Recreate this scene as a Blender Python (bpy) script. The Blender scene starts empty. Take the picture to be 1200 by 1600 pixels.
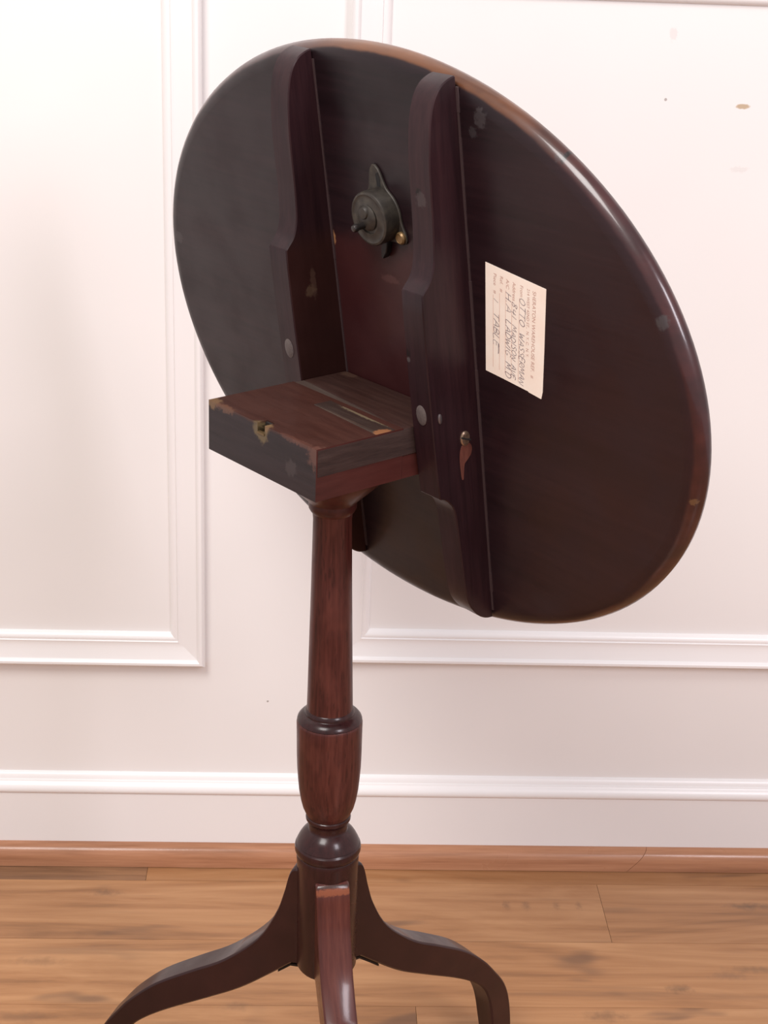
import bpy, bmesh, math, random
from mathutils import Vector, Matrix
random.seed(4)
S = bpy.context.scene
COL = S.collection

# ------------------------------------------------------------------ camera
F_PX, PITCH, ROLL, YAW = 2543.384, .39158, .03984, .05165
CAM = Vector((0, -1.57422, 1.08465))
fwd = Vector((math.sin(YAW)*math.cos(PITCH), math.cos(YAW)*math.cos(PITCH), -math.sin(PITCH)))
rgt = Vector((math.cos(YAW), -math.sin(YAW), 0))
upv = rgt.cross(fwd)
rc = math.cos(ROLL)*rgt + math.sin(ROLL)*upv
uc = math.cos(ROLL)*upv - math.sin(ROLL)*rgt
cd = bpy.data.cameras.new('camera'); cam = bpy.data.objects.new('camera', cd); COL.objects.link(cam)
cd.sensor_fit = 'HORIZONTAL'; cd.sensor_width = 36; cd.lens = F_PX/1200*36
cd.clip_start = .05; cd.clip_end = 50
M = Matrix((rc, uc, -fwd)).transposed().to_4x4(); M.translation = CAM
cam.matrix_world = M
S.camera = cam

# ------------------------------------------------------------------ light and exposure
S.view_settings.view_transform = 'Standard'; S.view_settings.look = 'None'
S.view_settings.gamma = 1; S.view_settings.use_curve_mapping = False
S.view_settings.exposure = 0.24
wd = bpy.data.worlds.new('room_light'); S.world = wd; wd.use_nodes = True
bg = wd.node_tree.nodes['Background']; bg.inputs[0].default_value = (1, .955, .965, 1); bg.inputs[1].default_value = .60

def area(name, loc, target, sx, sy, power, color):
    l = bpy.data.lights.new(name, 'AREA'); l.shape = 'RECTANGLE'; l.size = sx; l.size_y = sy
    l.energy = power; l.color = color
    o = bpy.data.objects.new(name, l); COL.objects.link(o); o.location = loc
    o.rotation_euler = (Vector(target)-Vector(loc)).to_track_quat('-Z', 'Y').to_euler()
    return o
area('ceiling_lamp', (-.70, -1.55, 2.45), (.0, -.05, .75), .8, .9, 34, (1, .965, .935))
area('side_window', (1.25, -2.05, 1.85), (.25, -.2, .45), .5, .8, 20, (.98, .93, 1))

# ------------------------------------------------------------------ material helpers
class NT:
    def __init__(s, name, rough=.5, coat=0, spec=.5):
        s.m = bpy.data.materials.new(name); s.m.use_nodes = True
        s.t = s.m.node_tree; s.b = s.t.nodes['Principled BSDF']
        s.b.inputs['Roughness'].default_value = rough; s.b.inputs['Coat Weight'].default_value = coat
        s.b.inputs['Coat Roughness'].default_value = .12
        s.b.inputs['Specular IOR Level'].default_value = spec
        s.tc = s.n('ShaderNodeTexCoord')
    def n(s, typ, **kw):
        x = s.t.nodes.new(typ)
        for k, v in kw.items(): setattr(x, k, v)
        return x
    def l(s, a, b): s.t.links.new(a, b)
    def mapped(s, scale, loc=(0, 0, 0)):
        mp = s.n('ShaderNodeMapping'); mp.inputs['Scale'].default_value = scale; mp.inputs['Location'].default_value = loc
        s.l(s.tc.outputs['Object'], mp.inputs['Vector']); return mp.outputs['Vector']
    def noise(s, vec, scale, detail=4, rough=.55, dist=0):
        x = s.n('ShaderNodeTexNoise'); x.inputs['Scale'].default_value = scale
        x.inputs['Detail'].default_value = detail; x.inputs['Roughness'].default_value = rough
        x.inputs['Distortion'].default_value = dist
        s.l(vec, x.inputs['Vector']); return x.outputs['Fac']
    def ramp(s, fac, stops):
        r = s.n('ShaderNodeValToRGB'); e = r.color_ramp.elements
        e[0].position = stops[0][0]; e[1].position = stops[-1][0]
        for p, c in stops[1:-1]: e.new(p)
        for el, (p, c) in zip(e, stops): el.color = (*c, 1) if len(c) == 3 else c
        s.l(fac, r.inputs['Fac']); return r.outputs['Color']
    def mix(s, fac, a, b, mode='MIX'):
        x = s.n('ShaderNodeMix', data_type='RGBA', blend_type=mode)
        for v, i in ((fac, 0), (a, 6), (b, 7)):
            if isinstance(v, (int, float)): x.inputs[i].default_value = v
            elif isinstance(v, tuple): x.inputs[i].default_value = (*v, 1)
            else: s.l(v, x.inputs[i])
        return x.outputs[2]
    def math(s, op, a, b=0.0, c=None):
        x = s.n('ShaderNodeMath', operation=op)
        for v, i in ((a, 0), (b, 1), (c, 2)):
            if v is None: continue
            if isinstance(v, (int, float)): x.inputs[i].default_value = v
            else: s.l(v, x.inputs[i])
        return x.outputs[0]
    def mrange(s, v, a, b, c=0.0, d=1.0, smooth=True):
        x = s.n('ShaderNodeMapRange'); x.interpolation_type = 'SMOOTHSTEP' if smooth else 'LINEAR'
        s.l(v, x.inputs[0])
        for i, q in zip((1, 2, 3, 4), (a, b, c, d)): x.inputs[i].default_value = q
        return x.outputs[0]
    def spot(s, col, pos, r, c, fac=1.0, stretch=(1, 1, 1), jit=.45, soft=.62):
        """a worn mark, chip or stain of its own shape at pos (object space)"""
        mp = s.n('ShaderNodeVectorMath', operation='SUBTRACT'); s.l(s.tc.outputs['Object'], mp.inputs[0]); mp.inputs[1].default_value = pos
        mu = s.n('ShaderNodeVectorMath', operation='MULTIPLY'); s.l(mp.outputs[0], mu.inputs[0]); mu.inputs[1].default_value = stretch
        ln = s.n('ShaderNodeVectorMath', operation='LENGTH'); s.l(mu.outputs[0], ln.inputs[0])
        nz = s.noise(s.tc.outputs['Object'], 1.6/r, 3)
        d = s.math('MULTIPLY_ADD', s.math('SUBTRACT', nz, .5), r*jit*2, ln.outputs['Value'])
        f = s.mrange(d, r*1.08, r*soft, 0, fac)
        return s.mix(f, col, c)
    def bump(s, h, strength, dist=.001):
        x = s.n('ShaderNodeBump'); x.inputs['Strength'].default_value = strength; x.inputs['Distance'].default_value = dist
        s.l(h, x.inputs['Height']); s.l(x.outputs['Normal'], s.b.inputs['Normal'])
    def done(s, col, rough=None):
        if isinstance(col, tuple): s.b.inputs['Base Color'].default_value = (*col, 1)
        else: s.l(col, s.b.inputs['Base Color'])
        if rough is not None: s.l(rough, s.b.inputs['Roughness'])
        return s.m

def wood(name, dark, mid, light, grain=(1, 1, .06), rough=.35, coat=.3, spots=(), scale=90, contrast=.5, extra=None, bump=.12, spec=.26):
    k = NT(name, rough, coat, spec)
    v = k.mapped(grain)
    fine = k.noise(v, scale*3, 5, .6); broad = k.noise(v, scale*.35, 3, .55, .6)
    f = k.math('MULTIPLY_ADD', fine, contrast, k.math('MULTIPLY', broad, 1-contrast))
    col = k.ramp(f, [(.32, dark), (.5, mid), (.7, light)])
    if extra: col = extra(k, col)
    for sp in spots: col = k.spot(col, *sp)
    k.bump(fine, bump, .0006)
    mask = k.noise(k.tc.outputs['Object'], 22, 4)
    return k.done(col, k.mrange(mask, .3, .7, rough*.82, rough*1.25))

def paint(name, base, spots=(), rough=.42):
    k = NT(name, rough, .0)
    a = k.noise(k.tc.outputs['Object'], 3, 3); b = k.noise(k.tc.outputs['Object'], 260, 3)
    col = k.mix(k.mrange(a, .3, .7), base, tuple(c*.965 for c in base))
    for sp in spots: col = k.spot(col, *sp)
    k.bump(b, .05, .0008)
    return k.done(col)

# ------------------------------------------------------------------ mesh helpers
def obj(name, bm, mat=None, parent=None, mw=None, smooth=None, label=None):
    bmesh.ops.recalc_face_normals(bm, faces=bm.faces)
    me = bpy.data.meshes.new(name); bm.to_mesh(me); bm.free()
    return link(name, me, mat, parent, mw, smooth, label)

def link(name, me, mat=None, parent=None, mw=None, smooth=None, label=None):
    o = bpy.data.objects.new(name, me); COL.objects.link(o)
    for m in (mat if isinstance(mat, (list, tuple)) else [mat]):
        if m: me.materials.append(m)
    if smooth is not None:
        me.shade_smooth(); me.set_sharp_from_angle(angle=math.radians(smooth))
        for p in me.polygons:
            if p.loop_total > 8: p.use_smooth = False
    mw = mw or Matrix.Identity(4)
    if parent is not None:
        o.parent = parent; o.matrix_basis = WORLD[parent.name].inverted() @ mw
    else: o.matrix_basis = mw
    WORLD[o.name] = mw.copy()
    if label: o['label'] = label
    return o
WORLD = {}
def empty(name, loc):
    o = bpy.data.objects.new(name, None); COL.objects.link(o); o.location = loc; o.empty_display_size = .05
    WORLD[o.name] = Matrix.Translation(loc); return o
def structure(o): o['kind'] = 'structure'; return o

def bevel(bm, w, seg=2, angle=30):
    es = [e for e in bm.edges if len(e.link_faces) == 2 and e.calc_face_angle(0) > math.radians(angle)]
    bmesh.ops.bevel(bm, geom=es, offset=w, segments=seg, profile=.5, affect='EDGES', clamp_overlap=True)
def box(x0, x1, y0, y1, z0, z1, bv=0, seg=2):
    bm = bmesh.new(); add_box(bm, x0, x1, y0, y1, z0, z1)
    if bv: bevel(bm, bv, seg)
    return bm
def add_box(bm, x0, x1, y0, y1, z0, z1):
    v = [bm.verts.new((x, y, z)) for x in (x0, x1) for y in (y0, y1) for z in (z0, z1)]
    for f in ((0, 1, 3, 2), (4, 6, 7, 5), (0, 4, 5, 1), (2, 3, 7, 6), (0, 2, 6, 4), (1, 5, 7, 3)): bm.faces.new([v[i] for i in f])
def prism(poly, fn, a, b, bv=0, seg=2, angle=30):
    """extrude the 2-D outline poly between parameter a and b; fn(p, q, h) -> xyz"""
    bm = bmesh.new()
    A = [bm.verts.new(fn(p, q, a)) for p, q in poly]; B = [bm.verts.new(fn(p, q, b)) for p, q in poly]
    n = len(poly); bm.faces.new(A); bm.faces.new(B[::-1])
    for i in range(n): bm.faces.new((A[i], A[(i+1) % n], B[(i+1) % n], B[i]))
    bmesh.ops.recalc_face_normals(bm, faces=bm.faces)
    if bv: bevel(bm, bv, seg, angle)
    return bm
def lathe(prof, n=64, sx=1, sy=1, off=(0, 0, 0)):
    bm = bmesh.new(); rings = []
    for r, z in prof:
        if r < 1e-6: rings.append([bm.verts.new((off[0], off[1], z+off[2]))])
        else: rings.append([bm.verts.new((off[0]+sx*r*math.cos(2*math.pi*i/n), off[1]+sy*r*math.sin(2*math.pi*i/n), z+off[2])) for i in range(n)])
    for a, b in zip(rings, rings[1:]):
        for i in range(n):
            j = (i+1) % n
            if len(a) == 1 and len(b) == 1: continue
            if len(a) == 1: bm.faces.new((a[0], b[j], b[i]))
            elif len(b) == 1: bm.faces.new((a[i], a[j], b[0]))
            else: bm.faces.new((a[i], a[j], b[j], b[i]))
    for r in (rings[0], rings[-1]):
        if len(r) > 1: bm.faces.new(r)
    return bm
def catmull(P, k=6):
    out = []
    for i in range(len(P)-1):
        p0, p1, p2, p3 = P[max(i-1, 0)], P[i], P[i+1], P[min(i+2, len(P)-1)]
        for j in range(k):
            t = j/k
            out.append(tuple(.5*((2*b)+(-a+c)*t+(2*a-5*b+4*c-d)*t*t+(-a+3*b-3*c+d)*t**3) for a, b, c, d in zip(p0, p1, p2, p3)))
    out.append(tuple(P[-1])); return out

# ------------------------------------------------------------------ setting
WALL_Y = .006
white = (.86, .825, .81)
wall_spots = [((.4111, WALL_Y, .8602), .0042, (.50, .36, .22), .9, (.55, 1, 1.5), .3),
              ((.3358, WALL_Y, .8645), .0016, (.35, .3, .28), .8), ((-.0382, WALL_Y, .2029), .0014, (.3, .26, .24), .8),
              ((.337, WALL_Y, .925), .004, (.7, .64, .62), .5, (1, 1, .6), .8), ((.415, WALL_Y, .80), .005, (.72, .68, .66), .5, (.5, 1, 1.5), .8)]
M_wall = paint('white_wall_paint', white, wall_spots)
M_trim = paint('white_trim_paint', (.87, .835, .825), rough=.3)
structure(obj('wall_back', box(-1.7, 1.8, WALL_Y, WALL_Y+.1, -.02, 2.5), M_wall))

# floor: laminate planks, rows run along the wall
def floor_mat():
    k = NT('oak_laminate', .34, .12)
    oi = k.n('ShaderNodeObjectInfo'); rnd = oi.outputs['Random']
    geo = k.n('ShaderNodeNewGeometry')
    off = k.n('ShaderNodeCombineXYZ'); k.l(k.math('MULTIPLY', rnd, 37.0), off.inputs[0]); k.l(k.math('MULTIPLY', rnd, 11.0), off.inputs[2])
    ad = k.n('ShaderNodeVectorMath', operation='ADD'); k.l(geo.outputs['Position'], ad.inputs[0]); k.l(off.outputs[0], ad.inputs[1])
    def mp(sc):
        m_ = k.n('ShaderNodeMapping'); m_.inputs['Scale'].default_value = sc; k.l(ad.outputs[0], m_.inputs['Vector']); return m_.outputs['Vector']
    broad = k.noise(mp((2.0, 17, 1)), 1.0, 5, .62, 1.6); fine = k.noise(mp((5, 120, 1)), 1.0, 5, .6, .3)
    cath = k.n('ShaderNodeTexWave', wave_type='BANDS', bands_direction='Y'); cath.inputs['Scale'].default_value = 1
    cath.inputs['Distortion'].default_value = 5; cath.inputs['Detail'].default_value = 2.5; cath.inputs['Detail Scale'].default_value = .35
    k.l(mp((1.6, 20, 1)), cath.inputs['Vector'])
    f = k.math('MULTIPLY_ADD', fine, .26, k.math('MULTIPLY_ADD', cath.outputs['Fac'], .05, k.math('MULTIPLY', broad, .70)))
    col = k.ramp(f, [(.30, (.20, .088, .033)), (.47, (.375, .175, .070)), (.68, (.50, .262, .118))])
    # knots and mineral streaks
    kn = k.noise(mp((5, 17, 1)), 1.3, 2, .5, .4)
    col = k.mix(k.mrange(kn, .62, .74, 0, .7), col, (.15, .075, .04))
    st = k.noise(mp((3, 45, 1)), 1.0, 3)
    col = k.mix(k.mrange(st, .56, .76, 0, .5), col, (.2, .1, .05))
    for sp in (((.502, -.081, 0), .012, (.09, .055, .035), .8, (.5, 1.6, 1), .6), ((.394, -.223, 0), .010, (.10, .055, .03), .8, (.7, 1.3, 1), .6), ((.482, -.191, 0), .012, (.13, .075, .04), .6, (.35, 1.8, 1), .6), ((-.213, -.066, 0), .009, (.13, .07, .04), .7, (.5, 1.4, 1), .6),
               ((-.267, -.185, 0), .012, (.17, .085, .04), .6, (.4, 1.5, 1), .6), ((.230, -.083, 0), .006, (.14, .07, .035), .7, (1.2, .7, 1), .6), ((.252, -.083, 0), .006, (.14, .07, .035), .7, (1.2, .7, 1), .6), ((.286, -.082, 0), .005, (.15, .075, .04), .6, (1.2, .6, 1), .6),
               ((.311, -.082, 0), .005, (.15, .075, .04), .6, (1.2, .6, 1), .6), ((.31, -.266, 0), .012, (.12, .06, .03), .7, (.5, 1.3, 1), .6), ((.452, -.202, 0), .01, (.17, .09, .05), .6, (.4, 1.6, 1), .6), ((-.06, -.2535, 0), .009, (.16, .085, .045), .6, (.6, 1.2, 1), .6), ((-.272, -.272, 0), .014, (.15, .08, .045), .6, (.4, 1.4, 1), .6)):
        col = k.spot(col, sp[0], sp[1]*1.25, sp[2], sp[3]*.72, sp[4], .75, -.1)
    tone = k.mix(rnd, (1.0, 1.0, 1.0), (.86, .86, .90)); col = k.mix(1.0, col, tone, 'MULTIPLY')
    k.bump(fine, .05, .0006)
    return k.done(col)
M_floor = floor_mat()
kk = NT('grey_brown_plank', .36, .1)
gv = kk.mapped((3, 45, 1)); gn = kk.noise(gv, 2, 5, .6, .4)
M_dark = kk.done(kk.ramp(gn, [(.3, (.15, .075, .04)), (.55, (.26, .135, .07)), (.75, (.36, .19, .095))]))
floor = structure(obj('floor', box(-1.7, 1.8, -3.4, WALL_Y+.05, -.05, -.008), M_floor))
EDGE = [.03, -.0425, -.1475, -.2525] + [-.2525-.105*i for i in range(1, 24)]
joints = {0: [-1.4, -.171, 1.05], 1: [-.9, .337, 1.5], 2: [-.62, .62], 3: [-1.1, .12, 1.3]}
for r in range(len(EDGE)-1):
    js = joints.get(r) or [((r*.47) % 1.2)-1.6+1.21*i for i in range(3)]
    xs = [-1.7] + [j for j in js if -1.65 < j < 1.75] + [1.8]
    for i, (a, b) in enumerate(zip(xs, xs[1:])):
        g = .0002
        bm = bmesh.new(); add_box(bm, a+g, b-g, EDGE[r+1]+g, EDGE[r]-g, -.008, 0)
        bevel(bm, .00045, 1)
        obj('plank', bm, M_dark if (r == 0 and i == 1) else M_floor, floor)

# baseboard with ogee cap
BF = -.0045
bprof = [(BF, 0), (BF, .0885), (BF-.0012, .0895), (BF-.0022, .0910), (BF-.0025, .0935), (BF-.0018, .0965), (BF, .0992), (BF+.0018, .1010), (BF+.0030, .1020), (BF+.0034, .1032),
         (BF+.0048, .1040), (BF+.0056, .1062), (BF+.0068, .1088), (BF+.0084, .1104), (WALL_Y+.001, .1115), (WALL_Y+.001, 0)]
structure(obj('baseboard_back', prism(bprof, lambda p, q, h: (h, p, q), -1.7, 1.8), M_trim, smooth=40))
# wooden quarter-round shoe moulding in two lengths, scarf joint at the right
M_shoe = wood('oak_shoe_moulding', (.27, .115, .056), (.42, .195, .105), (.54, .27, .15), (.05, 1, 1), .33, .25, scale=120, contrast=.35,
              spots=[((.225, -.012, .012), .004, (.12, .05, .025), .7, (.5, 1, 1), .5), ((-.062, -.012, .014), .004, (.2, .085, .04), .7, (.5, 1, 1), .5)])
R = .0135
sprof = [(BF, .0005), (BF, .0256)] + [(BF-R*math.sin(a), .0121+R*math.cos(a)) for a in [i*math.pi/2/10 for i in range(11)]] + [(BF-R, .0005)]
sx = .3752
sh = structure(empty('trim_3', (0, 0, 0)))
def shoe(x0, x1, s0, s1):
    bm = bmesh.new()
    A = [bm.verts.new((x0+s0*q, p, q)) for p, q in sprof]; B = [bm.verts.new((x1+s1*q, p, q)) for p, q in sprof]
    n = len(sprof); bm.faces.new(A); bm.faces.new(B[::-1])
    for i in range(n): bm.faces.new((A[i], A[(i+1) % n], B[(i+1) % n], B[i]))
    return obj('shoe_moulding', bm, M_shoe, sh, smooth=40)
shoe(-1.7, sx-.0003, 0, .9); shoe(sx+.0003, 1.8, .9, 0)

# picture-frame panel mouldings, mitred: cross-section (distance from the outer edge, height off the wall)
mprof = [(0, 0), (0, .0095), (.0008, .0118), (.003, .0136), (.0056, .0136), (.0074, .0122), (.0084, .0102), (.012, .0094), (.017, .0082), (.0225, .0072), (.0265, .0072), (.0285, .0078),
         (.0292, .0062), (.0303, .0066), (.0325, .0062), (.035, .0045), (.0366, .0024), (.0374, 0)]
def frame(name, x0, x1, z0, z1):
    o = structure(empty(name, (0, 0, 0)))
    cor = [(x0, z0, 1, 1), (x1, z0, -1, 1), (x1, z1, -1, -1), (x0, z1, 1, -1)]
    for i in range(4):
        a, b = cor[i], cor[(i+1) % 4]; bm = bmesh.new()
        A = [bm.verts.new((a[0]+a[2]*d, WALL_Y-h, a[1]+a[3]*d)) for d, h in mprof]
        B = [bm.verts.new((b[0]+b[2]*d, WALL_Y-h, b[1]+b[3]*d)) for d, h in mprof]
        for j in range(len(mprof)-1): bm.faces.new((A[j], A[j+1], B[j+1], B[j]))
        bm.faces.new(A); bm.faces.new(B[::-1])
        obj('moulding_strip', bm, M_trim, o, smooth=32)
    return o
frame('trim_1', -.86, -.1062, .2492, .995)
frame('trim_2', .0335, .95, .2572, .9905)

# ------------------------------------------------------------------ the tilt-top table
W, TR, BT, ANG, LEAN = .13002, .02179, .70, .90815, .16643
TX, TY = .01811, -.44512
u = Vector((math.cos(ANG), -math.sin(ANG), 0)); v = Vector((math.sin(ANG), math.cos(ANG), 0))
tt = -math.sin(LEAN)*v + Vector((0, 0, math.cos(LEAN))); nn = u.cross(tt)
O = Vector((TX, TY, BT)) + v*.0653
MT = Matrix((u, tt, nn)).transposed().to_4x4(); MT.translation = O          # table-top frame: (s, t, k)
MB = Matrix((u, v, Vector((0, 0, 1)))).transposed().to_4x4(); MB.translation = (TX, TY, BT)   # block frame
base = Vector((.0269, TY, 0))
zc = Vector((-.0115, 0, 1)).normalized(); xc = Vector((1, 0, .0115)).normalized(); yc = zc.cross(xc)
MP = Matrix((xc, yc, zc)).transposed().to_4x4(); MP.translation = base       # pedestal frame
table = empty('tilt_top_table', base)
table['label'] = 'antique dark mahogany tilt-top tripod table with oval top tipped up, underside showing'
table['category'] = 'table'

dk = ((.0075, .0034, .0046), (.0145, .0060, .0080), (.024, .010, .0120))
rd = ((.030, .0075, .006), (.062, .0155, .0115), (.105, .030, .020))

# top -------------------------------------------------
EX, EZ, A_, B_ = -.00672, .0384, .29646, .22021
def top_extra(k, col):
    sep = k.n('ShaderNodeSeparateXYZ'); k.l(k.tc.outputs['Object'], sep.inputs[0]); X, Y, Z = sep.outputs
    wob = k.noise(k.mapped((9, 9, 9)), 3, 4)
    # fresh red patch between the bearers that the block covers when the top is down
    fx = k.math('MULTIPLY', k.mrange(X, -.068, -.064), k.mrange(X, .07, .064))
    yy = k.math('MULTIPLY_ADD', wob, .035, Y)
    fy = k.math('MULTIPLY', k.mrange(yy, .142, .124), k.mrange(yy, -.035, .015))
    col = k.mix(k.math('MULTIPLY', k.math('MULTIPLY', fx, fy), .9), col, k.mix(wob, (.030, .0075, .0085), (.058, .0155, .0150)))
    # redder wood towards the long right end
    col = k.mix(k.mrange(X, .05, .25, 0, .45), col, (.030, .0088, .0105))
    # polished rim
    dx = k.math('DIVIDE', k.math('SUBTRACT', X, EX), A_); dy = k.math('DIVIDE', k.math('SUBTRACT', Y, EZ), B_)
    rr = k.math('SQRT', k.math('ADD', k.math('MULTIPLY', dx, dx), k.math('MULTIPLY', dy, dy)))
    rim = k.mrange(k.math('MULTIPLY_ADD', wob, .018, rr), .982, .992)
    g = k.noise(k.mapped((.25, 1, 1)), 60, 3)
    rc_ = k.ramp(g, [(.3, (.024, .0050, .0058)), (.55, (.040, .0080, .0085)), (.75, (.056, .0125, .0115))])
    # rim colour turns orange along the upper edge
    mask = k.math('MULTIPLY', k.mrange(k.math('MULTIPLY_ADD', wob, .04, Y), .20, .262), k.math('MULTIPLY', k.mrange(X, .21, .10), k.mrange(X, -.10, -.02)))
    rc_ = k.mix(k.math('MULTIPLY', mask, .8), rc_, k.ramp(g, [(.3, (.085, .026, .007)), (.7, (.20, .070, .018))]))
    col = k.mix(rim, col, rc_)
    k.l(k.math('MULTIPLY', rim, .55), k.b.inputs['Coat Weight'])
    return col
grey = (.052, .042, .043)
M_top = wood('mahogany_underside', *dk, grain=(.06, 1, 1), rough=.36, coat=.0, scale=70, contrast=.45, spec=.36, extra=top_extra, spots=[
    ((.2594, .1205, 0), .0048, grey, .8, (1, 1, .3), .7), ((.1077, .2242, 0), .006, (.05, .04, .042), .7, (1, .8, .3), .9), ((.1, .214, 0), .004, (.04, .033, .035), .6, (1, 1, .3), .9),
    ((-.2843, .0639, 0), .0055, grey, .55, (1, 1, .3), .8), ((.1775, .212, -.004), .0036, (.006, .004, .004), .9, (1.8, .5, .4), .5), ((.1745, .209, 0), .0034, grey, .5, (1, 1, .3), .6),
    ((.2824, .0029, 0), .003, (.14, .07, .03), .7, (1, 1, .3), .6), ((-.0635, .109, 0), .0042, (.36, .17, .075), .85, (1.4, .7, .3), .4),
    ((.024, .085, 0), .006, (.11, .045, .04), .5, (1.6, .7, 1), .5), ((.0, .09, 0), .0055, (.1, .04, .036), .45, (.5, 1.6, 1), .5)])
tprof = [(A_-.0135, 0), (A_-.0110, -.00015), (A_-.0075, -.0009), (A_-.0042, -.0026), (A_-.0016, -.0056), (A_-.0002, -.0092), (A_-.0010, -.0126), (A_-.0035, -.0155), (A_-.0070, -.0172), (A_-.011, -.0178)]
bm = bmesh.new(); N = 160; rings = []
for r, z in tprof:
    d = A_-r
    rings.append([bm.verts.new((EX+(A_-d)*math.cos(2*math.pi*i/N), EZ+(B_-d)*math.sin(2*math.pi*i/N), z)) for i in range(N)])
for a, b in zip(rings, rings[1:]):
    for i in range(N): bm.faces.new((a[i], a[(i+1) % N], b[(i+1) % N], b[i]))
bm.faces.new(rings[0]); bm.faces.new(rings[-1])
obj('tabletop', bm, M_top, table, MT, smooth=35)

# bearers ---------------------------------------------
rp = [(.2492, 0), (.2482, .0062), (.2447, .0137), (.2362, .0203), (.222, .0247), (.20, .0275), (.178, .0284), (.156, .0289), (.136, .0301), (.1255, .0322), (.1185, .0355), (.1135, .0405), (.1108, .0434)]
rp = catmull(rp, 3) + [(.096, .0440), (.05, .0444), (0, .0440), (-.030, .0432)] + catmull([(-.0455, .0428), (-.0475, .038), (-.0525, .0335), (-.0605, .0297), (-.079, .0280), (-.1, .0269), (-.126, .0254), (-.1432, .0225), (-.156, .0150), (-.1625, .0072), (-.165, 0)], 3)
def rail_extra(k, col):     # bare red wood where the block shields the inner face of the bearer
    sep = k.n('ShaderNodeSeparateXYZ'); k.l(k.tc.outputs['Object'], sep.inputs[0]); X, Y, Z = sep.outputs
    w = k.noise(k.mapped((9, 9, 9)), 4, 4)
    yy = k.math('MULTIPLY_ADD', w, .03, Y)
    f = k.math('MULTIPLY', k.math('MULTIPLY', k.mrange(yy, .138, .118), k.mrange(X, -.0655, -.0648)), k.mrange(X, .0655, .0648))
    return k.mix(k.math('MULTIPLY', f, .85), col, k.mix(w, (.024, .008, .006), (.05, .017, .012)))
M_rail = wood('mahogany_bearer', (.012, .0046, .006), (.0225, .0085, .0108), (.036, .014, .016), grain=(1, .06, 1), rough=.36, coat=.0, scale=80, extra=rail_extra, spots=[
    ((.074, .1772, .0289), .0028, (.006, .004, .004), .8, (1, 1, .4), .5), ((.076, .172, .0289), .006, (.075, .062, .062), .4, (1, 1, .4), .8),
    ((-.065, .079, .022), .006, (.12, .07, .05), .4, (1, .5, 1.8), .7), ((-.065, .074, .026), .005, (.13, .08, .05), .5, (1, 1, 1), .7),
    ((.0675, .065, .045), .003, (.006, .004, .004), .7, (1, 1, .4), .6), ((.0675, .060, .045), .0022, (.09, .08, .08), .6, (1, 1, .4), .6)])
M_glue = NT('old_glue_line', .55).done((.050, .028, .029))
for s0 in (-W/2-TR, W/2):
    rail = obj('bearer', prism(rp, lambda p, q, h: (h, p, q), s0, s0+TR, .0008, 1, 25), M_rail, table, MT, smooth=30)
    se = s0+TR     # thin line of old glue along the right-hand foot of each bearer
    bm = bmesh.new()
    for i in range(24):
        t0 = .242-(.242+.158)*i/24; t1 = .242-(.242+.158)*(i+1)/24
        w = random.uniform(.0015, .0022)
        add_box(bm, se-.0002, se+w, t1, t0, -.0002, w*.45)
    obj('glue_line', bm, M_glue, rail, MT)
    cx, cy = (.0762, .0195) if s0 > 0 else (-.0757, .0305)
    k_ = .0442
    pl = obj('wooden_plug', lathe([(.0062, -.004), (.0062, .0003), (.0054, .0007), (.0, .0009)], 20, .86, 1.25, (cx, cy, k_)), None, rail, MT, smooth=40)
    pl.data.materials.append(wood('plug_end_grain', (.06, .045, .045), (.10, .078, .075), (.14, .11, .10), (1, 1, 1), .5, 0, scale=200))
    if s0 > 0:
        # pivot screw and the scar below it on the outer face
        M_brass = NT('tarnished_brass', .38); M_brass.b.inputs['Metallic'].default_value = .8
        nz = M_brass.noise(M_brass.tc.outputs['Object'], 300, 3)
        M_brass = M_brass.done(M_brass.ramp(nz, [(.3, (.20, .12, .08)), (.7, (.42, .30, .22))]))
        MO = MT @ Matrix(((0, 0, 1, se), (1, 0, 0, 0), (0, 1, 0, 0), (0, 0, 0, 1)))      # local (t, k, outwards)
        scr = obj('screw', lathe([(.0046, -.002), (.0046, .0008), (.0038, .0016), (.0, .0020)], 24, 1.25, .95, (-.0062, .0152, 0)), M_brass, rail, MO, smooth=35, label='round brass screw head')
        M_slot = NT('dark_slot', .8).done((.008, .005, .005))
        sl = Matrix.Translation((-.0062, .0152, .0020)) @ Matrix.Rotation(math.radians(62), 4, 'Z')
        obj('slot', box(-.0048, .0048, -.0006, .0006, -.0006, .00015), M_slot, rail, MO @ sl)
        M_scar = wood('fresh_red_wood', (.085, .026, .019), (.14, .046, .033), (.18, .068, .048), (.2, 1, 1), .5, 0, scale=140)
        sp = [(-.0105, .0128), (-.012, .0105), (-.0160, .0092), (-.0205, .0106), (-.0236, .0140), (-.0262, .0172), (-.033, .0185), (-.0375, .0192), (-.0372, .0207), (-.030, .0212), (-.0250, .0214), (-.0195, .0212), (-.0145, .0202), (-.0108, .0178)]
        obj('wood_scar', prism(catmull(sp+sp[:1], 3)[:-1], lambda p, q, h: (p, q, h), -.001, .00035), M_scar, rail, MO, label='reddish bare wood scar below the screw')
        M_pin = NT('dull_steel', .35); M_pin.b.inputs['Metallic'].default_value = .7; M_pin = M_pin.done((.16, .13, .13))
        obj('pivot_pin', lathe([(.0026, -.002), (.0026, .0006), (.0018, .0011), (0, .0012)], 16, 1.5, .7, (.0172, .0368, 0)), M_pin, rail, MO, smooth=40)

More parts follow.
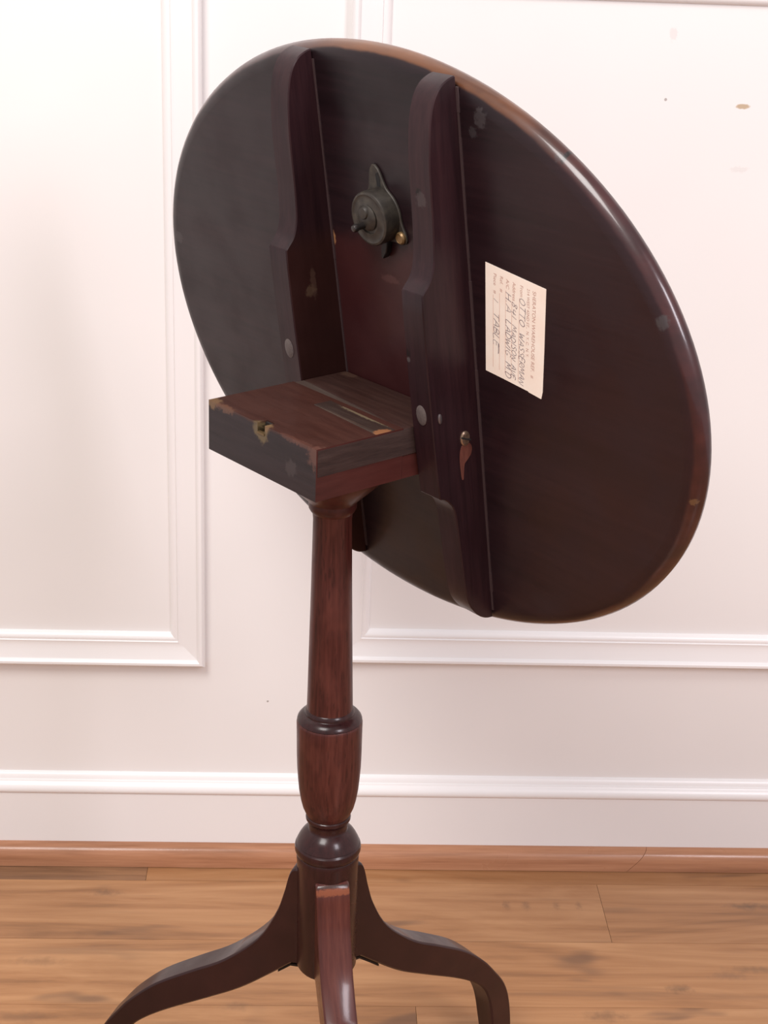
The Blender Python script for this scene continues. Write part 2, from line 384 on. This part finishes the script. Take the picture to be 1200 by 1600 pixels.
# block -----------------------------------------------
H = .0385; hw = W/2-.0006; FR = -.0655; BK = .0638
def blk_mat(name, c, spots=(), grain=(.07, 1, 1), rough=.5, coat=0): return wood(name, *c, grain=grain, rough=rough, coat=coat, spots=spots, scale=75, contrast=.55, bump=.35)
tan = (.20, .115, .055)
def face_extra(k, col):   # the front face and the ends keep their old dark polish; the upper face is worn redder
    g = k.n('ShaderNodeSeparateXYZ'); k.l(k.tc.outputs['Object'], g.inputs[0])
    w = k.noise(k.mapped((1, 1, 1)), 60, 4)
    zz = k.math('MULTIPLY_ADD', w, .004, g.outputs[2])
    top = k.mrange(zz, -.0005, .0016)
    return k.mix(k.math('MULTIPLY', top, .9), col, k.mix(k.noise(k.mapped((.12, 1, 1)), 130, 4), (.030, .0095, .007), (.085, .032, .022)))
edge_sp = [((-.062, -.064, 0), .0065, tan, .7, (.6, 1, 1), .6), ((-.044, -.0655, 0), .0045, (.16, .075, .045), .6, (.35, 1, 1), .8), ((.064, -.0655, -.004), .0075, (.15, .065, .048), .6, (.8, 1, .6), .8), ((.035, -.0655, 0), .0035, (.13, .055, .04), .5, (.25, 1, 1), .8), ((.05, -.0655, 0), .0035, (.13, .055, .04), .5, (.25, 1, 1), .8)]
M_blk = wood('mahogany_block', (.013, .008, .009), (.023, .014, .016), (.038, .024, .026), grain=(.07, 1, 1), rough=.36, coat=.1, scale=75, contrast=.5, bump=.25, extra=face_extra,
             spots=edge_sp + [((.001, -.0655, -.004), .0092, (.15, .105, .05), .75, (.9, 1, .95), .6), ((.004, -.0655, .001), .0065, tan, .85, (.8, 1, 1), .5), ((.036, -.0655, -.022), .007, (.06, .045, .045), .5, (1, 1, 1), .8)])
M_end = wood('end_grain', (.020, .0105, .0095), (.040, .022, .019), (.068, .042, .036), grain=(1, .12, 1), rough=.6, coat=0, scale=85, contrast=.6, bump=.5)
M_low = wood('mahogany_block_base', (.028, .007, .006), (.055, .013, .011), (.08, .022, .018), grain=(1, .1, 1), rough=.4, coat=.1, scale=60)
root_b = box(-hw+.0004, hw-.0004, FR+.0006, BK, -.0207, -.0030, .0004, 1)
block = obj('block', root_b, M_blk, table, MB, smooth=40)
front = box(-hw, hw, FR, .0125, -H, 0, .0012, 2)
# the catch mortise in the front edge is a real pocket
fb = obj('front_board', front, [M_blk, M_low], block, MB, smooth=40)
cut = obj('cutter', box(-.0036, .0052, FR-.01, FR+.009, -.0078, .004), None, None, MB)
bo = fb.modifiers.new('b', 'BOOLEAN'); bo.operation = 'DIFFERENCE'; bo.object = cut; bo.solver = 'EXACT'
bo2 = block.modifiers.new('b', 'BOOLEAN'); bo2.operation = 'DIFFERENCE'; bo2.object = cut; bo2.solver = 'EXACT'
bpy.context.view_layer.update(); dg = bpy.context.evaluated_depsgraph_get()
for o in (fb, block):
    me = bpy.data.meshes.new_from_object(o.evaluated_get(dg)); o.modifiers.clear(); o.data = me; me.shade_flat()
    for p in me.polygons: p.material_index = 1 if (o is fb and p.normal.x > .9 and p.area > 1e-4) else 0
bpy.data.objects.remove(cut)
M_hole = NT('dark_pocket', .8).done((.012, .007, .005))
M_catch = NT('old_brass_catch', .45); M_catch.b.inputs['Metallic'].default_value = .55; M_catch = M_catch.done((.17, .11, .05))
obj('catch_plate', box(-.0034, .0050, FR+.0070, FR+.0088, -.0076, -.0008), M_hole, block, MB)
obj('catch_lip', box(-.0034, .0050, FR-.0006, FR+.0022, -.0078, -.0062, .0004, 1), M_catch, block, MB, label='worn brass edge of the catch hole')
M_rear = wood('mahogany_rear_board', (.020, .008, .006), (.038, .016, .0125), (.062, .030, .023), grain=(.07, 1, 1), rough=.5, coat=0, scale=75, contrast=.5, bump=.3,
              spots=[((-.055, .06, -.0005), .006, (.11, .06, .04), .5, (.6, 1, 1), .7)])
obj('rear_board', prism([(-hw, .0230), (hw, .0128), (hw, BK), (-hw, BK)], lambda p, q, h: (p, q, h), -.0214, -.0004, .0008, 2), M_rear, block, MB, smooth=40)
obj('filler_strip', prism([(-hw, .0127), (hw, .0127), (hw, .0126), (-hw, .0227)], lambda p, q, h: (p, q, h), -.0214, -.0009), wood('pale_filler_wood', (.05, .031, .025), (.07, .047, .038), (.09, .062, .05), (.1, 1, 1), .55, 0), block, MB, label='pale filler wedge between the two boards')
# inlaid repair strip on the upper face, its end worn to orange
bm = prism([(-.012, -.0085), (hw-.0004, -.0125), (hw-.0004, .0050), (-.012, .0070)], lambda p, q, h: (p, q, h), -.002, .0005, .0003, 1)
obj('repair_strip', bm, wood('repair_wood', (.020, .011, .009), (.034, .019, .015), (.06, .04, .03), (.08, 1, 1), .5, 0, scale=80,
    spots=[((.063, -.006, .0005), .0062, (.27, .11, .045), .85, (1.1, .75, 1), .4), ((.03, .0055, .0005), .003, (.2, .15, .09), .6, (.1, 1, 1), .6), ((.02, -.0095, .0005), .0016, (.08, .05, .035), .5, (.05, 1, 1), .6)]), block, MB)
obj('side_end_grain', prism([(FR+.0012, -.0205), (FR+.0012, -.0012), (BK-.001, -.0012), (BK-.001, -.0205)], lambda p, q, h: (h, p, q), hw-.001, hw+.0004), M_end, block, MB, label='rough end grain on the right end of the block')
lb = obj('lower_batten', box(-hw, hw-.0001, .0127, BK, -H, -.0214, .0004, 1), [M_low, M_blk], block, MB)
for p in lb.data.polygons:
    if p.normal.y < -.5: p.material_index = 1

# pedestal --------------------------------------------
cp = [(.0, .6625), (.047, .6620), (.0445, .6545), (.0375, .6455), (.0300, .6380), (.0236, .6320), (.0196, .6283), (.0182, .6262), (.0183, .6240), (.0181, .6215), (.0168, .6190), (.0152, .6172), (.0147, .612), (.0152, .585), (.0158, .555), (.0167, .515), (.0175, .478), (.0182, .4503), (.0194, .4490), (.0198, .4476),
      (.0199, .4464), (.0204, .4459), (.0221, .4453), (.0241, .4435), (.0254, .4418), (.0258, .4406), (.0255, .4400), (.0259, .4393), (.0262, .4378), (.0261, .430), (.0260, .418), (.0259, .4077), (.0256, .397), (.0249, .3870), (.0240, .3765), (.0226, .3675), (.0208, .3600), (.0186, .3545), (.0176, .3528),
      (.0175, .3518), (.0181, .3512), (.0184, .3498), (.0182, .3484), (.0172, .3474), (.0164, .3460), (.0159, .3425), (.0159, .3402), (.0165, .3388), (.0188, .3371), (.0215, .3343), (.0237, .3308), (.0252, .3276), (.0258, .3262), (.0254, .3256), (.0258, .3250), (.0267, .3240), (.0272, .3215), (.0270, .3190), (.0263, .3173), (.0255, .3165),
      (.0253, .3158), (.0257, .3150), (.0256, .311), (.0253, .305), (.0253, .30), (.0253, .2065), (.0245, .2045), (0, .2045)]
def col_extra(k, col):     # short open pores of the mahogany
    f = k.noise(k.mapped((1, 1, .14)), 420, 2)
    col = k.mix(k.mrange(f, .56, .70, 0, .6), col, (.020, .005, .0045))
    b = k.noise(k.mapped((1, 1, .5)), 45, 3)
    return k.mix(k.mrange(b, .45, .65, 0, .35), col, (.13, .036, .026))
M_col = wood('mahogany_column', (.028, .0062, .0052), (.064, .0150, .0118), (.115, .033, .024), grain=(1, 1, .05), rough=.40, coat=.1, extra=col_extra, scale=130, contrast=.55, bump=.15)
M_turn = wood('dark_mahogany_turning', (.014, .0040, .0042), (.027, .0078, .0078), (.045, .013, .012), grain=(1, 1, .2), rough=.28, coat=.15, scale=90, bump=.05)
colm = obj('column', lathe(cp, 72), [M_col, M_turn, M_low], table, MP, smooth=28)
for p in colm.data.polygons:
    z = p.center.z; rr = p.center.xy.length
    if z > .6190: p.material_index = 2
    elif .4399 < z < .4500 or z < .3530: p.material_index = 1

# legs ------------------------------------------------
LU = [(.0140, .2995), (.0265, .2990), (.0335, .275), (.0405, .2534), (.057, .2232), (.0890, .1918), (.1225, .1698), (.1560, .1470), (.1820, .1223), (.198, .102), (.2105, .0840), (.2185, .064), (.2240, .036), (.2275, .0008)]
LL = [(.0140, .2058), (.0225, .2056), (.0255, .2050), (.0286, .2036), (.046, .1884), (.0748, .1650), (.1080, .1440), (.1415, .1238), (.1645, .1080), (.1795, .0945), (.1880, .081), (.1940, .064), (.1992, .036), (.2055, .0008)]
LWd = [.0272, .0272, .0272, .0272, .0270, .0266, .0260, .0255, .0250, .0248, .0244, .0236, .0222, .0205]
def leg_mesh():
    U = catmull([(a[0], a[1], w) for a, w in zip(LU, LWd)], 5); L = catmull(LL, 5); bm = bmesh.new(); R_ = []
    for (ux, uz, w), (lx, lz) in zip(U, L):
        d = Vector((lx-ux, lz-uz)); ln = d.length; d /= ln; c = .0016; h = w/2; ring = []
        for f, y in ((0, -h+c), (0, h-c), (c*.4, h-c*.35), (c, h), (ln-c, h), (ln, h-c), (ln, -h+c), (ln-c, -h), (c, -h), (c*.4, -h+c*.35)):
            ring.append(bm.verts.new((ux+d.x*f, y, uz+d.y*f)))
        R_.append(ring)
    for a, b in zip(R_, R_[1:]):
        for i in range(10): bm.faces.new((a[i], a[(i+1) % 10], b[(i+1) % 10], b[i]))
    bm.faces.new(R_[0]); bm.faces.new(R_[-1]); bmesh.ops.recalc_face_normals(bm, faces=bm.faces)
    me = bpy.data.meshes.new('leg'); bm.to_mesh(me); bm.free(); return me
M_leg = wood('mahogany_leg', (.014, .0040, .0042), (.026, .0075, .0075), (.042, .0130, .0115), grain=(.12, 1, .12), rough=.34, coat=.2, scale=90, contrast=.4, bump=.08)
lm = leg_mesh()
M_legf = wood('red_mahogany_leg', (.040, .0085, .0065), (.078, .018, .013), (.135, .038, .025), grain=(.1, 1, .1), rough=.3, coat=.3, scale=90, contrast=.45, bump=.08,  # front leg in a lighter, redder tone than the others
              spots=[((.0272, 0, .2945), .0030, (.26, .075, .030), .75, (.7, .12, .8), .5), ((.0265, 0, .2992), .0016, (.05, .035, .03), .7, (1, .08, 1), .3)])  # orange mark, then the pale top-edge highlight put into the colour
for az, lm_, mt in ((-81, lm.copy(), M_legf), (159, lm, M_leg), (39, lm, M_leg)):
    mw = MP @ Matrix.Rotation(math.radians(az), 4, 'Z')
    if not lm_.materials:
        link('leg', lm_, mt, table, mw, 30, 'front leg with lighter red polish' if az == -81 else None)
    else: link('leg', lm_, None, table, mw)
# iron brace plate under the hub with an arm turned down under each leg
bm = lathe([(0, .2044), (.0235, .2044), (.0238, .2034), (.0232, .2026), (0, .2026)], 32)
for az in (-81, 159, 39):
    ca, sa = math.cos(math.radians(az)), math.sin(math.radians(az)); prev = None
    for r, z in ((.018, .2032), (.0286, .2020), (.040, .1924)) + (((.050, .1836), (.053, .1808)) if az == 39 else ()):
        w = .010 if r < .052 else .008
        ring = [bm.verts.new((r*ca-y*sa, r*sa+y*ca, zz)) for y, zz in ((-w, z), (w, z), (w, z-.0022), (-w, z-.0022))]
        if prev:
            for i in range(4): bm.faces.new((prev[i], prev[(i+1) % 4], ring[(i+1) % 4], ring[i]))
        else: bm.faces.new(ring)
        prev = ring
    bm.faces.new(prev)
M_iron = NT('black_iron', .5); M_iron.b.inputs['Metallic'].default_value = .6; M_iron = M_iron.done((.018, .014, .014))
obj('brace_plate', bm, M_iron, table, MP, smooth=30, label='thin dark iron brace plate under the column')

# latch -----------------------------------------------
lt = NT('tarnished_latch_brass', .48); lt.b.inputs['Metallic'].default_value = .55
lt.b.inputs['Metallic'].default_value = .3; ln_ = lt.noise(lt.tc.outputs['Object'], 140, 4)
M_lat = lt.done(lt.ramp(ln_, [(.3, (.028, .022, .019)), (.55, (.050, .041, .033)), (.75, (.08, .067, .05))]))
LC = (-.0005, .1395)
def pear(n=72):
    P = []
    for i in range(n):
        a = 2*math.pi*i/n; r = .0205
        for ac, ext, wd_ in ((math.radians(98), .0160, .30), (math.radians(-34), .0095, .30), (math.radians(210), .004, .3)):
            dlt = (a-ac+math.pi) % (2*math.pi)-math.pi
            r += ext*math.exp(-(dlt/wd_)**2)
        P.append((LC[0]+r*math.cos(a), LC[1]+r*math.sin(a)))
    return P
lat = obj('latch', prism(pear(), lambda p, q, h: (p, q, h), 0, .0022, .0006, 1, 50), M_lat, table, MT, smooth=40, label='round tarnished brass spring latch')
obj('latch_case', lathe([(.0198, .0018), (.0198, .0128), (.0192, .0140), (.0178, .0145), (.0166, .0141), (.0150, .0140), (.0125, .0146), (.0108, .0150), (.0104, .0138), (.0, .0138)], 48, 1, 1, (*LC, 0)), M_lat, lat, MT, smooth=30)
obj('latch_collar', lathe([(.0098, .0130), (.0098, .0150), (.0085, .0162), (.0060, .0168), (.0045, .0172), (.0, .0172)], 32, 1, 1, (LC[0]-.001, LC[1]+.001, 0)), M_lat, lat, MT, smooth=30)
M_knob = NT('worn_steel_knob', .3); M_knob.b.inputs['Metallic'].default_value = .6; M_knob = M_knob.done((.05, .042, .04))
obj('latch_knob', lathe([(.0026, .015), (.0024, .0215), (.0029, .0228), (.0030, .0248), (.0022, .0262), (0, .0266)], 20, 1, 1, (LC[0]-.0035, LC[1]-.0045, 0)), M_knob, lat, MT, smooth=40)
rv = lathe([(.0052, .012), (.0052, .0165), (.0040, .0182), (0, .0188)], 24, 1, 1, (LC[0]-.0015, LC[1]+.0050, 0))
obj('latch_rivet', rv, M_lat, lat, MT, smooth=40)
M_bs = NT('bright_brass_screw', .4); M_bs.b.inputs['Metallic'].default_value = .5; M_bs = M_bs.done((.24, .145, .065))
sc_ = obj('latch_screw', lathe([(.0046, .0015), (.0046, .0036), (.0036, .0048), (.0034, .0042), (0, .0044)], 24, 1, 1, (.0200, .1262, 0)), M_bs, lat, MT, smooth=35, label='brass screw holding the latch plate')
obj('latch_dark_piece', prism([(.004, .1235), (.0075, .1215), (.0055, .113), (.0015, .1075), (-.001, .1085), (.0005, .117)], lambda p, q, h: (p, q, h), .0005, .006, .0006, 1), NT('dark_piece', .5).done((.012, .009, .009)), lat, MT, smooth=40)  # dark piece pointing down below the latch case
obj('keyhole', prism([(-.0022, .1600), (.0012, .1603), (.0016, .1655), (-.0002, .1705), (-.0030, .1690)], lambda p, q, h: (p, q, h), .0015, .0024), NT('latch_shadow_slot', .8).done((.010, .008, .008)), lat, MT)

# paper label -----------------------------------------
pk = NT('aged_paper', .75); pn = pk.noise(pk.tc.outputs['Object'], 60, 4)
M_pap = pk.done(pk.mix(pk.mrange(pn, .3, .7), (.97, .85, .75), (.95, .80, .69)))
TL, TRc, BR, BL = (.1045, .1262), (.1615, .1197), (.1532, .0380), (.0978, .0448)
def lab(x, y):      # x: 0..1 along the writing, y: 0..1 up from the foot of the lines
    p = [TL[i]*(1-x)*(1-y)+BL[i]*x*(1-y)+TRc[i]*(1-x)*y+BR[i]*x*y for i in (0, 1)]
    return p
edge = [lab(0, 0), lab(0, .5), lab(0, 1), lab(.55, 1.0), lab(.93, .995), lab(1, .975), lab(.997, .76), lab(.99, .745), lab(.992, .72), lab(.995, .3), lab(1, 0)]
paper = obj('paper_label', prism(edge, lambda p, q, h: (p, q, h), .0001, .0004), M_pap, table, MT, label='cream paper label with handwriting, stuck on sideways')
M_print = NT('faded_brown_print', .8).done((.56, .33, .27)); M_ink = NT('blue_black_ink', .7).done((.20, .155, .185)); M_rule = NT('faint_ruled_line', .8).done((.70, .43, .34))
LW_, LH_ = .0817, .0572
GL = {'A': (.8, [[(0, 0), (.45, 1), (.75, 0)], [(.15, .38), (.65, .4)]]), 'B': (.7, [[(.05, 0), (.1, 1), (.5, .95), (.55, .7), (.1, .52), (.62, .4), (.6, .08), (.05, 0)]]),
      'D': (.75, [[(.05, 0), (.1, 1), (.55, .85), (.72, .45), (.5, .08), (.05, 0)]]), 'E': (.65, [[(.6, .95), (.08, 1), (.05, 0), (.6, .02)], [(.08, .52), (.48, .55)]]),
      'G': (.8, [[(.7, .85), (.4, 1), (.08, .6), (.15, .12), (.5, 0), (.72, .3), (.4, .35)]]), 'H': (.75, [[(.05, 1), (.02, 0)], [(.65, 1), (.65, 0)], [(.04, .5), (.66, .55)]]),
      'I': (.3, [[(.15, 1), (.1, 0)]]), 'L': (.65, [[(.1, 1), (.02, 0), (.58, .05)]]), 'M': (.95, [[(0, 0), (.12, 1), (.42, .3), (.72, 1), (.85, 0)]]), 'N': (.8, [[(.02, 0), (.1, 1), (.58, .05), (.68, 1)]]),
      'O': (.8, [[(.4, 1), (.1, .75), (.05, .3), (.35, 0), (.65, .25), (.7, .7), (.4, 1)]]), 'R': (.75, [[(.05, 0), (.1, 1), (.55, .95), (.58, .6), (.1, .45), (.68, 0)]]),
      'S': (.65, [[(.6, .9), (.3, 1), (.08, .75), (.52, .38), (.42, .05), (.02, .08)]]), 'T': (.75, [[(.38, 1), (.32, 0)], [(0, .98), (.78, 1.03)]]), 'V': (.75, [[(.02, 1), (.32, 0), (.7, 1)]]),
      'W': (1.0, [[(.02, 1), (.18, 0), (.45, .7), (.65, 0), (.95, 1)]]), '8': (.65, [[(.55, .85), (.3, 1), (.12, .78), (.5, .35), (.35, 0), (.08, .2), (.55, .85)]]), '4': (.7, [[(.12, 1), (.05, .45), (.62, .5)], [(.5, .95), (.45, 0)]]),
      '1': (.35, [[(.15, 1), (.12, 0)]]), '.': (.3, [[(.08, .0), (.13, .06)]]), ' ': (.7, [])}
def ribbon(bm, pts, w, z):
    n = len(pts); Lf, Rt = [], []
    for i, p in enumerate(pts):
        a, b = Vector(pts[max(i-1, 0)]), Vector(pts[min(i+1, n-1)]); d = (b-a)
        d = d.normalized() if d.length > 1e-9 else Vector((1, 0)); q = Vector((-d.y, d.x))*w/2
        Lf.append(bm.verts.new((p[0]+q.x, p[1]+q.y, z))); Rt.append(bm.verts.new((p[0]-q.x, p[1]-q.y, z)))
    for i in range(n-1): bm.faces.new((Lf[i], Lf[i+1], Rt[i+1], Rt[i]))
def hand(text, x0, x1, y, h):
    tot = sum(GL[c][0]+.12 for c in text); sc = (x1-x0)/tot; x = x0; bm = bmesh.new()
    for c in text:
        wd_, sts = GL[c]; jy = random.uniform(-.006, .006); jh = random.uniform(.9, 1.08)
        for st in sts:
            P = [lab(x+(px+.2*py-.05)*sc, y+jy+py*h*jh) for px, py in st]
            ribbon(bm, catmull(P, 3) if len(P) > 2 else P, random.uniform(.00030, .00046), .00055)
        x += (wd_+.12)*sc
    return obj('handwriting', bm, M_ink, paper, MT)
def printed(text, x0, x1, y, h, mat=M_print):
    c = bpy.data.curves.new('t', 'FONT'); c.body = text; c.size = 1; o = bpy.data.objects.new('t', c); COL.objects.link(o)
    bpy.context.view_layer.update(); dg = bpy.context.evaluated_depsgraph_get()
    me = bpy.data.meshes.new_from_object(o.evaluated_get(dg)); bpy.data.objects.remove(o); bpy.data.curves.remove(c)
    X = [w.co.x for w in me.vertices]; a, b = min(X), max(X)
    for w in me.vertices:
        p = lab(x0+(w.co.x-a)/(b-a)*(x1-x0), y+w.co.y/.70*h); w.co = (p[0], p[1], .00048)
    me.update(); return link('printed_text', me, mat, paper, MT)
printed('SHERATON WAREHOUSE REF.', .065, .79, .79, .055); printed('#', .825, .85, .79, .05)
printed('214 WEST 42ND ST.,  N. Y. C.  N. Y.', .065, .68, .70, .042)
for t_, x1, y in (('From', .165, .585), ('Address', .23, .46), ('A/C', .15, .352), ('Ref.', .135, .25), ('Piece', .17, .14)): printed(t_, .065, x1, y, .05)
printed('#', .175, .205, .25, .045); printed('#', .215, .245, .14, .045)
bm = bmesh.new()
for x0, x1, y in ((.18, .95, .575), (.24, .95, .452), (.17, .93, .345), (.22, .93, .243), (.26, .93, .133)): ribbon(bm, [lab(x0, y), lab((x0+x1)/2, y), lab(x1, y)], .00032, .00046)
obj('ruled_line', bm, M_rule, paper, MT)
hand('OTTO', .175, .43, .585, .092); hand('WASSERMAN', .49, .97, .585, .088)
hand('841', .24, .40, .455, .08); hand('MADISON', .45, .78, .455, .078); hand('AVE', .815, .95, .455, .08)
hand('H.A', .185, .365, .35, .088); hand('LADWIG', .43, .765, .35, .085); hand('M.D', .82, .965, .35, .10)
hand('1', .285, .33, .14, .08); hand('TABLE', .41, .73, .14, .095)
bm = bmesh.new(); ribbon(bm, [lab(.69, .225), lab(.735, .232), lab(.78, .228)], .0006, .00056); obj('handwriting', bm, M_ink, paper, MT)
